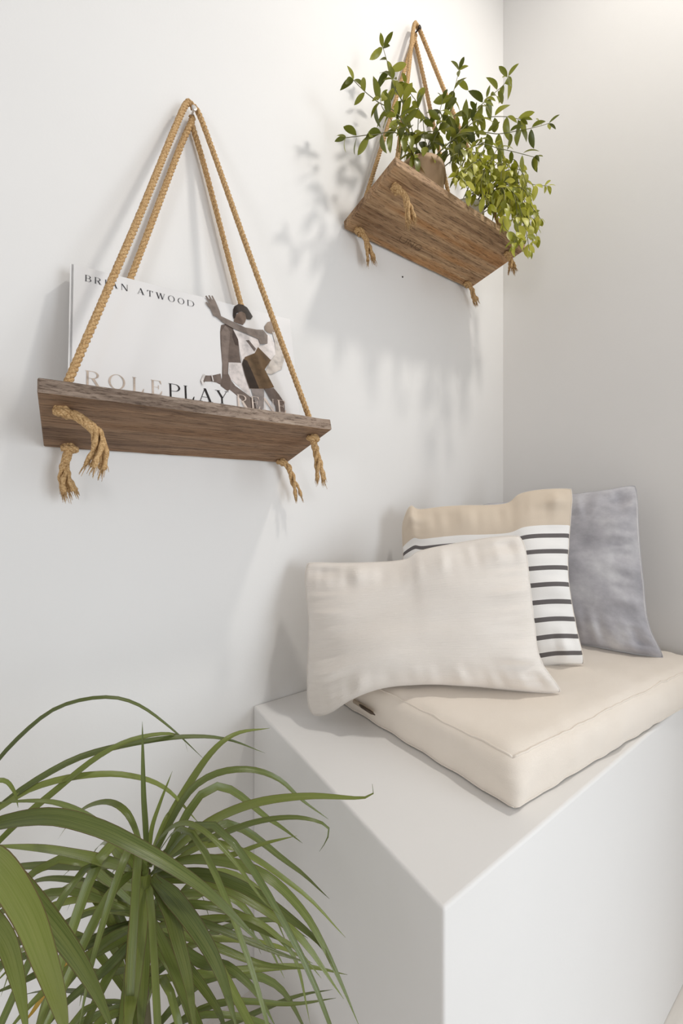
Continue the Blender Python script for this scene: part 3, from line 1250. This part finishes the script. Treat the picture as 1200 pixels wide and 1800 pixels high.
for px, ds in Bv:
    vine(plB, LEAF_B, [sB + V(rnd.uniform(-.025, .03), rnd.uniform(-.025, .02), 0)] + st(px, ds), rnd, start=0.28, gap=0.027, size=(0.028, 0.046), rad=0.0014)

# ------------------------------------------------------------------ big arching plant on the floor
POT = Vector((0.075, -0.36, 0.0))
dr = empty('dracaena', POT, 'large floor plant with long narrow arching green leaves beside the bench', 'floor plant')
g = G()
lathe(g, [(0.10, 0), (0.104, 0.006), (0.13, 0.22), (0.138, 0.222), (0.138, 0.25), (0.128, 0.25), (0.124, 0.225), (0.004, 0.225)], POT, Matrix.Identity(3))
g.obj('pot', M['white_pot'], dr)
g = G()
lathe(g, [(0.122, 0.226), (0.118, 0.232), (0.004, 0.236)], POT, Matrix.Identity(3))
g.obj('soil', M['soil'], dr)
C1 = at(258, 1532, 0.45)
C0 = at(-95, 1500, 0.36)
CL = at(246, 1640, 0.46)
g = G()
g.tube(spline([POT + V(0, 0, .23), POT + V(.004, .0, .34), CL, C1 + V(0, 0, -.03), C1], 20), [0.012 - 0.008 * i / 19 for i in range(20)], 10)
g.obj('cane', M['trunk'], dr)
g = G()
g.tube(spline([POT + V(-.04, -.02, .23), POT + V(-.10, -.05, .42), C0 + V(0, 0, -.05), C0], 20), 0.011, 10)
g.obj('cane', M['trunk'], dr)


def clampd(px, py, d):
    for _ in range(60):
        p = at(px, py, d)
        if p.y < -0.014 and (p.z > ZB + 0.015 or p.x < BX0 - 0.014):
            return p
        d *= 0.985
    return p


def blade(ctrl3, W, mat, roll=0.0, fold=0.22, base=0.55, n=26):
    pts = spline(ctrl3, n)
    fr = frames(pts)
    v, f, uv = [], [], []
    for i, (p, t, a, b) in enumerate(fr):
        s = i / (n - 1)
        wd = W * min(base + (1 - base) * s / 0.25, 1.0) * max(0.02, (1 - s ** 2.6)) ** 0.9
        ref = ((CAM - p).normalized() * 0.75 + Vector((0, 0, 0.75)))
        side = t.cross(ref)
        side = side.normalized() if side.length > 1e-3 else a
        nr = side.cross(t)
        if nr.dot(ref) < 0:
            nr = -nr
        side, nr = side * math.cos(roll) + nr * math.sin(roll), nr * math.cos(roll) - side * math.sin(roll)
        hw = wd / 2
        v += [p - side * hw + nr * hw * fold, p - side * hw * .5 + nr * hw * fold * .4, p, p + side * hw * .5 + nr * hw * fold * .4, p + side * hw + nr * hw * fold]
        uv += [(k / 4, s * 4) for k in range(5)]
    for i in range(n - 1):
        for k in range(4):
            q = i * 5 + k
            f.append((q, q + 5, q + 6, q + 1))
    for q in v:
        if q.y > -0.004:
            q.y = -0.004
    return mesh_obj('leaf', v, f, mat, dr, uvs=uv)


def leafpx(pts, w, d0, d1, mat='drac', roll=0.0, **k):
    n = len(pts)
    c3 = [clampd(p[0], p[1], d0 + (d1 - d0) * i / (n - 1)) for i, p in enumerate(pts)]
    dm = (d0 + d1) / 2
    return blade(c3, w * 0.88 / FPX * dm, M[mat], roll, **k)


KEY = [
    ([(257, 1520), (256, 1460), (252, 1390), (250, 1268)], 11, .45, .46),
    ([(260, 1520), (266, 1460), (280, 1415), (303, 1355)], 9, .45, .47),
    ([(262, 1525), (278, 1480), (320, 1400), (370, 1325), (415, 1290), (474, 1280)], 18, .45, .56),
    ([(266, 1520), (285, 1475), (330, 1395), (380, 1360), (440, 1353), (490, 1370), (530, 1406), (577, 1440)], 14, .45, .52),
    ([(270, 1525), (300, 1500), (370, 1445), (450, 1412), (540, 1400), (630, 1403), (655, 1396), (654, 1378)], 20, .45, .44),
    ([(270, 1528), (310, 1500), (380, 1470), (450, 1445), (520, 1437), (572, 1450), (576, 1472), (561, 1497)], 13, .46, .46),
    ([(275, 1530), (330, 1512), (400, 1505), (460, 1484), (522, 1469)], 12, .46, .47),
    ([(270, 1532), (330, 1512), (400, 1516), (470, 1542), (530, 1600), (568, 1662), (600, 1730), (632, 1806)], 20, .45, .38),
    ([(275, 1538), (320, 1535), (380, 1542), (450, 1572), (520, 1622), (566, 1664), (590, 1710)], 21, .45, .39),
    ([(262, 1510), (285, 1470), (320, 1447), (360, 1462), (410, 1512), (460, 1580), (492, 1608)], 12, .44, .36),
    ([(250, 1535), (215, 1525), (150, 1508), (80, 1494), (-20, 1486)], 34, .45, .30),
    ([(252, 1522), (215, 1485), (160, 1440), (110, 1415), (60, 1408), (-20, 1412)], 17, .45, .38),
    ([(256, 1540), (246, 1600), (238, 1680), (230, 1760), (222, 1830)], 40, .43, .29),
    ([(259, 1542), (256, 1610), (252, 1690), (249, 1770), (246, 1830)], 30, .44, .31),
    ([(266, 1545), (295, 1592), (315, 1660), (332, 1730), (345, 1830)], 30, .43, .30),
    ([(270, 1545), (305, 1580), (350, 1640), (388, 1712), (420, 1820)], 34, .43, .31),
    ([(246, 1505), (242, 1470), (222, 1428), (190, 1410), (150, 1420), (120, 1450), (102, 1475)], 12, .46, .52),
    ([(-80, 1440), (-30, 1370), (30, 1300), (100, 1245), (180, 1226), (240, 1238), (300, 1280), (360, 1336)], 11, .40, .52),
    ([(-60, 1540), (30, 1448), (100, 1388), (170, 1332), (230, 1301), (290, 1290), (320, 1298), (330, 1322)], 14, .38, .54),
    ([(-70, 1490), (10, 1410), (80, 1362), (150, 1328), (240, 1306), (330, 1295), (400, 1300), (466, 1324)], 14, .38, .56),
    ([(-70, 1460), (0, 1420), (60, 1385), (140, 1365), (220, 1363), (290, 1386), (352, 1450)], 16, .38, .50),
    ([(-90, 1480), (0, 1447), (90, 1436), (170, 1455), (235, 1485), (300, 1522), (370, 1572), (440, 1640), (472, 1672)], 32, .34, .33),
    ([(258, 1520), (236, 1482), (215, 1520), (185, 1610), (160, 1700), (138, 1810)], 18, .42, .30),
    ([(-80, 1480), (-10, 1520), (45, 1600), (80, 1690), (105, 1770), (120, 1840)], 60, .30, .20),
    ([(-70, 1480), (10, 1535), (70, 1600), (125, 1670), (170, 1745), (205, 1830)], 44, .31, .23),
    ([(-80, 1500), (-30, 1390), (5, 1372), (25, 1392), (32, 1420)], 12, .36, .40),
    ([(264, 1520), (300, 1490), (340, 1470), (380, 1462)], 9, .46, .5),
    ([(262, 1515), (290, 1440), (305, 1420)], 9, .46, .5),
]
for i, k in enumerate(KEY):
    pts, w_, d0, d1 = k
    leafpx(pts, w_, d0, d1, roll=random.uniform(-.18, .18))

LOW = [
    ([(255, 1600), (320, 1590), (380, 1595), (440, 1618), (470, 1650), (500, 1700)], 14, .48, .50),
    ([(255, 1610), (330, 1618), (400, 1615), (470, 1640), (520, 1668), (565, 1720)], 13, .48, .46),
    ([(255, 1620), (340, 1650), (380, 1665), (460, 1695), (535, 1703)], 16, .47, .46),
    ([(258, 1625), (350, 1690), (400, 1700), (450, 1745), (485, 1806)], 20, .47, .42),
    ([(255, 1605), (330, 1630), (380, 1618), (430, 1612), (480, 1640), (520, 1690), (545, 1800)], 12, .48, .46),
    ([(250, 1600), (330, 1570), (410, 1580), (460, 1640), (500, 1720)], 13, .49, .47),
    ([(250, 1620), (320, 1690), (380, 1770), (400, 1830)], 20, .46, .36),
    ([(250, 1625), (300, 1700), (330, 1780), (340, 1830)], 18, .47, .40),
    ([(245, 1600), (180, 1560), (110, 1545), (60, 1550), (20, 1580)], 13, .50, .52),
    ([(245, 1605), (170, 1580), (100, 1590), (40, 1620), (-20, 1680)], 15, .49, .46),
    ([(245, 1610), (170, 1600), (90, 1640), (30, 1690), (-20, 1740)], 16, .48, .42),
    ([(245, 1620), (190, 1640), (120, 1680), (50, 1720), (-20, 1750)], 20, .48, .42),
    ([(245, 1625), (180, 1660), (110, 1740), (60, 1830)], 20, .47, .38),
    ([(248, 1630), (200, 1700), (160, 1780), (140, 1840)], 22, .47, .38),
    ([(245, 1590), (200, 1545), (150, 1520), (90, 1525), (40, 1545)], 11, .50, .54),
    ([(245, 1595), (190, 1570), (120, 1565), (60, 1585), (0, 1605)], 12, .50, .53),
    ([(245, 1640), (190, 1700), (120, 1760), (70, 1820)], 22, .46, .38),
    ([(240, 1640), (140, 1690), (60, 1760), (0, 1830)], 20, .46, .38),
    ([(-80, 1560), (0, 1640), (30, 1720), (50, 1830)], 40, .34, .27),
    ([(-60, 1650), (10, 1660), (80, 1640), (160, 1605), (230, 1600)], 18, .40, .45),
    ([(-60, 1720), (20, 1690), (100, 1660), (170, 1640)], 16, .42, .46),
]
for k in LOW:
    leafpx(*k, mat='drac', roll=random.uniform(-.3, .3))
leafpx([(120, 1690), (85, 1735), (60, 1775), (40, 1800)], 16, .47, .44, mat='drac_yellow')
# older leaves drooping from the cane below the crown
rl = random.Random(5)
for i in range(50):
    an = rl.uniform(0, 2 * math.pi)
    hgt = rl.uniform(-.02, .22)
    c = C1.lerp(CL, min(1, hgt / .08)) if hgt < .08 else CL + V(0, 0, -(hgt - .08))
    c = c + V(0, 0, 0) if hgt > 0 else c
    L = rl.uniform(.20, .34)
    rise = rl.uniform(-.03, .10)
    d = V(math.cos(an), math.sin(an), 0)
    reach = L * rl.uniform(.75, .95)
    # keep clear of wall and bench
    for _ in range(30):
        e = c + d * reach
        if e.y < -0.03 and e.x < BX0 - 0.03:
            break
        reach *= 0.9
    p1 = c + d * reach * .35 + V(0, 0, rise)
    p2 = c + d * reach * .75 + V(0, 0, rise * .4 - .03)
    p3 = c + d * reach + V(0, 0, -.04 - rl.uniform(0, .10))
    # leave the lens free
    if min((q - CAM).length for q in (p1, p2, p3)) < .22:
        continue
    blade([c, p1, p2, p3], rl.uniform(.007, .011), M['drac'], rl.uniform(-.5, .5), n=16)
# leaves of the second crown, turned away from the bench
for i in range(24):
    an = math.radians(rl.uniform(115, 250))
    L = rl.uniform(.20, .32)
    rise = rl.uniform(.02, .14)
    d = V(math.cos(an), math.sin(an), 0)
    reach = L * rl.uniform(.6, .9)
    for _ in range(30):
        if (C0 + d * reach).y < -0.03:
            break
        reach *= 0.9
    p1 = C0 + d * reach * .35 + V(0, 0, rise)
    p2 = C0 + d * reach * .75 + V(0, 0, rise * .7)
    p3 = C0 + d * reach + V(0, 0, -rl.uniform(0, .12))
    if min((q - CAM).length for q in (p1, p2, p3)) < .25:
        continue
    blade([C0, p1, p2, p3], rl.uniform(.010, .016), M['drac'], rl.uniform(-.4, .4), n=16)
